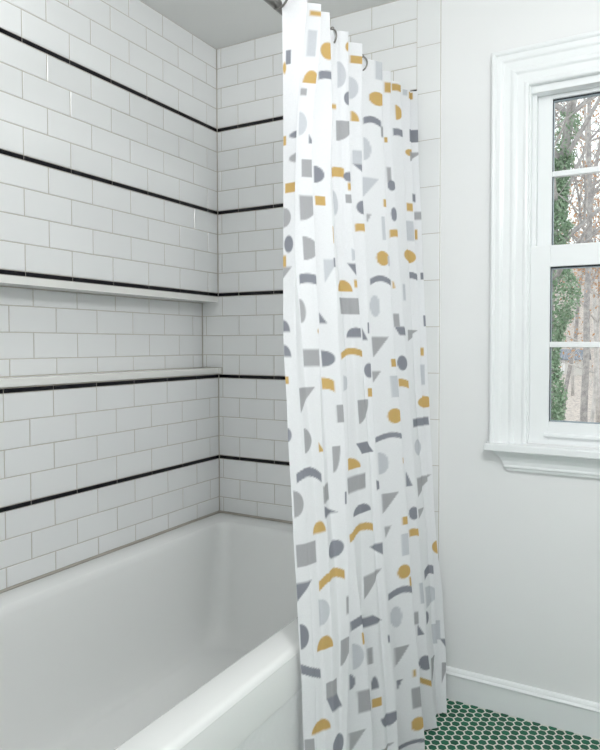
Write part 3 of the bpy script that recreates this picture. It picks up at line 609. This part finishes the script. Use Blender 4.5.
def branch(p, d, ln, r, depth, vs, fs, leaf, rng, spread=.75):
    n = 5; pts = [Vector(p)]; rad = [r]; dd = Vector(d).normalized()
    for i in range(n):
        dd = (dd + Vector((rng.uniform(-1, 1), rng.uniform(-1, 1), rng.uniform(-.5, .9))) * .13).normalized(); pts.append(pts[-1] + dd * ln / n); rad.append(r * (1 - .55 * (i + 1) / n))
    tube_geo(pts, rad, vs, fs, 6 if r > .03 else 4, False)
    if depth == 0:
        leaf.append(tuple(pts[-1])); return
    for k in range(4 if depth > 1 else 4):
        i = rng.randint(2, n); q = pts[i]; a = rng.uniform(0, 2 * PI)
        side = Vector((math.cos(a), math.sin(a), rng.uniform(-.1, .9)))
        branch(q, dd * .55 + side * spread, ln * rng.uniform(.5, .72), rad[i] * .62, depth - 1, vs, fs, leaf, rng, spread)
def leaves_mesh(name, pts, size, m, rng, per=3, sp=.3):
    vs, fs = [], []
    for p in pts:
        for k in range(per):
            c = Vector(p) + Vector((rng.gauss(0, sp), rng.gauss(0, sp), rng.gauss(0, sp))); a = Vector((rng.uniform(-1, 1), rng.uniform(-1, 1), rng.uniform(-1, 1))).normalized(); b = a.orthogonal().normalized(); s = size * rng.uniform(.6, 1.3)
            n = len(vs); vs += [tuple(c - a * s), tuple(c + b * s * .6), tuple(c + a * s), tuple(c - b * s * .6)]; fs += [(n, n + 1, n + 2), (n, n + 2, n + 3)]
    return mesh(name, vs, fs, m)
def tree(name, label, base, lean, h, r, depth, seed, bark, leaf_m=None, per=1, lsize=.05, sp=.2):
    rng = random.Random(seed); t = thing(name, label, 'tree', base, 'bare winter trees beyond the window'); vs, fs, lf = [], [], []
    pts = [Vector((0, 0, -.15))]; rad = [r * 1.25]
    for i in range(8):
        k = (i + 1) / 8; pts.append(Vector((lean[0] * k + rng.uniform(-.05, .05) * h * .1, lean[1] * k, h * k))); rad.append(r * (1 - .6 * k))
    tube_geo(pts, rad, vs, fs, 10)
    bv, bf = [], []
    for i in range(3, 9):
        for _ in range(3 if i > 3 else 1):
            a = rng.uniform(0, 2 * PI); branch(pts[i], (math.cos(a), math.sin(a), rng.uniform(.2, 1.1)), h * rng.uniform(.18, .34), rad[i] * .55, depth, bv, bf, lf, rng)
    link('trunk', mesh('trunk', vs, fs, bark, True), t); link('branches', mesh('branches', bv, bf, bark, True), t)
    if leaf_m: link('leaves', leaves_mesh('leaves', lf, lsize, leaf_m, rng, per, sp), t, kind='stuff')
    return t
def at(x, Y):
    """point of the sloping ground"""
    return (x, Y, GZ + max(0, Y - 18) * .012 + max(0, Y - 50) * .25)
tree('bare_tree', 'tall bare grey tree with the thickest forked trunk right of the ivy', at(0.05, 11), (.05, .2), 8.5, .075, 3, 3, m_bark, m_leaf, 1, .035, .15)
tree('bare_tree', 'leaning bare tree whose dark limb crosses the upper left pane', at(-0.9, 14), (1.2, .3), 10, .055, 3, 8, m_bark, m_leaf, 1, .055, .2)
tree('bare_tree', 'slim haze-pale tree standing behind the forked one at right', at(-0.28, 17), (-.6, .3), 11, .07, 3, 12, m_bark2, m_leaf, 1, .06, .2)
tree('bare_tree', 'small young tree keeping orange dry leaves low in the yard', at(-0.05, 13), (.2, .1), 4.6, .05, 3, 21, m_bark2, m_leaf, 2, .035, .2)
tree('bare_tree', 'distant haze-pale tree beside the grey roofed shed', at(-2.41, 27), (.3, .3), 11, .06, 3, 31, m_bark2, m_leaf, 1, .08, .3)
for i in range(34):
    rng = random.Random(300 + i); px = -34 + i * 1.75 + rng.uniform(-.8, .8); Y = rng.uniform(42, 82)
    tree('bare_tree', 'thin distant forest tree behind the shed, one of the hazy row', at(px, Y), (rng.uniform(-1, 1), 0), rng.uniform(10, 15), rng.uniform(.08, .16), 2, 200 + i, m_bark2 if i % 2 else m_bark, m_leaf if i % 3 == 0 else None, 2, .1, .4)
# undergrowth
rng = random.Random(5); vs, fs, lf = [], [], []
for i in range(700):
    px = rng.uniform(-26, 16); Y = rng.uniform(26, 105); p = at(px, Y); branch((p[0], p[1], p[2] - .05), (rng.uniform(-.4, .4), rng.uniform(-.4, .4), 1), rng.uniform(.6, 1.4) * (1 + Y * .012), .02 + Y * .0002, 1, vs, fs, lf, rng)
br = link('underbrush', mesh('underbrush', vs, fs, m_bark2)); br['kind'] = 'stuff'; tag(br, 'tangle of bare brush on the wooded slope outside', 'brush')
# ivy-covered trunk at the left of the view
b = at(0.03, 7.2); ivt = thing('ivy_covered_tree', 'tree trunk thick with green ivy at the left edge of the glass', 'tree', b)
rng = random.Random(9); vs, fs = [], []; pts = [Vector((-.03 + max(0, i * .62 - 3.6) * .14, 0, i * .62)) for i in range(11)]
tube_geo(pts, [.10 - .004 * i for i in range(11)], vs, fs, 12); link('trunk', mesh('trunk', vs, fs, m_bark, True), ivt)
bv, bf, lf = [], [], []
for i in (5, 6, 7, 8, 9, 10):
    for a in (0.3, 2.2, 4.0): branch(pts[i], (math.cos(a + i), math.sin(a + i), .8), 1.5, .04, 2, bv, bf, lf, rng)
link('branches', mesh('branches', bv, bf, m_bark, True), ivt)
def ivy(m, n, seed, name):
    rng = random.Random(seed); c = []
    for i in range(n):
        z = rng.uniform(0, 5.0) if rng.random() < .93 else rng.uniform(4, 5.6); a = rng.uniform(0, 2 * PI)
        bulge = .17 + .20 * math.exp(-((z - 3.15) / .38) ** 2) + .04 * math.sin(z * 5)
        if z > 4.1: bulge *= .62
        rr = bulge * rng.uniform(.8, 1.25); c.append((-.03 + max(0, z - 3.6) * .14 + rr * math.cos(a), rr * math.sin(a), z))
    return link(name, leaves_mesh(name, c, .027, m, rng, 1, .02), ivt, kind='stuff')
ivy(m_ivy, 9000, 1, 'ivy_leaves'); ivy(m_ivy2, 7000, 2, 'ivy_leaves')
# shed
b = at(-4.86, 44); sh = thing('garden_shed', 'low shed with a blue-grey shingled roof among the trees', 'shed', (b[0], b[1], b[2]))
sh.scale = (.62, .62, .62)
m_sw = mat('shed_siding', (.62, .60, .57), .8); m_sr = mat('slate_blue_roof', (.20, .225, .27), .8, bump=(20, .5))
link('walls', boxes('walls', [(-1.6, 1.6, -1.2, 1.2, -.2, 1.75)], m_sw), sh)
link('roof', mesh('roof', [(-1.9, -1.5, 1.65), (1.9, -1.5, 1.65), (1.9, 0, 2.75), (-1.9, 0, 2.75), (1.9, 1.5, 1.65), (-1.9, 1.5, 1.65), (-1.9, -1.5, 1.57), (1.9, -1.5, 1.57), (1.9, 0, 2.67), (-1.9, 0, 2.67), (1.9, 1.5, 1.57), (-1.9, 1.5, 1.57)],
     [(0, 1, 2, 3), (3, 2, 4, 5), (7, 6, 9, 8), (8, 9, 11, 10), (0, 6, 7, 1), (5, 4, 10, 11), (1, 7, 8, 2), (2, 8, 10, 4), (0, 3, 9, 6), (3, 5, 11, 9)], m_sr), sh)
link('door', boxes('door', [(-1.2, -.6, -1.23, -1.19, 0, 1.5)], mat('shed_door', (.8, .8, .8), .6), .01), sh)
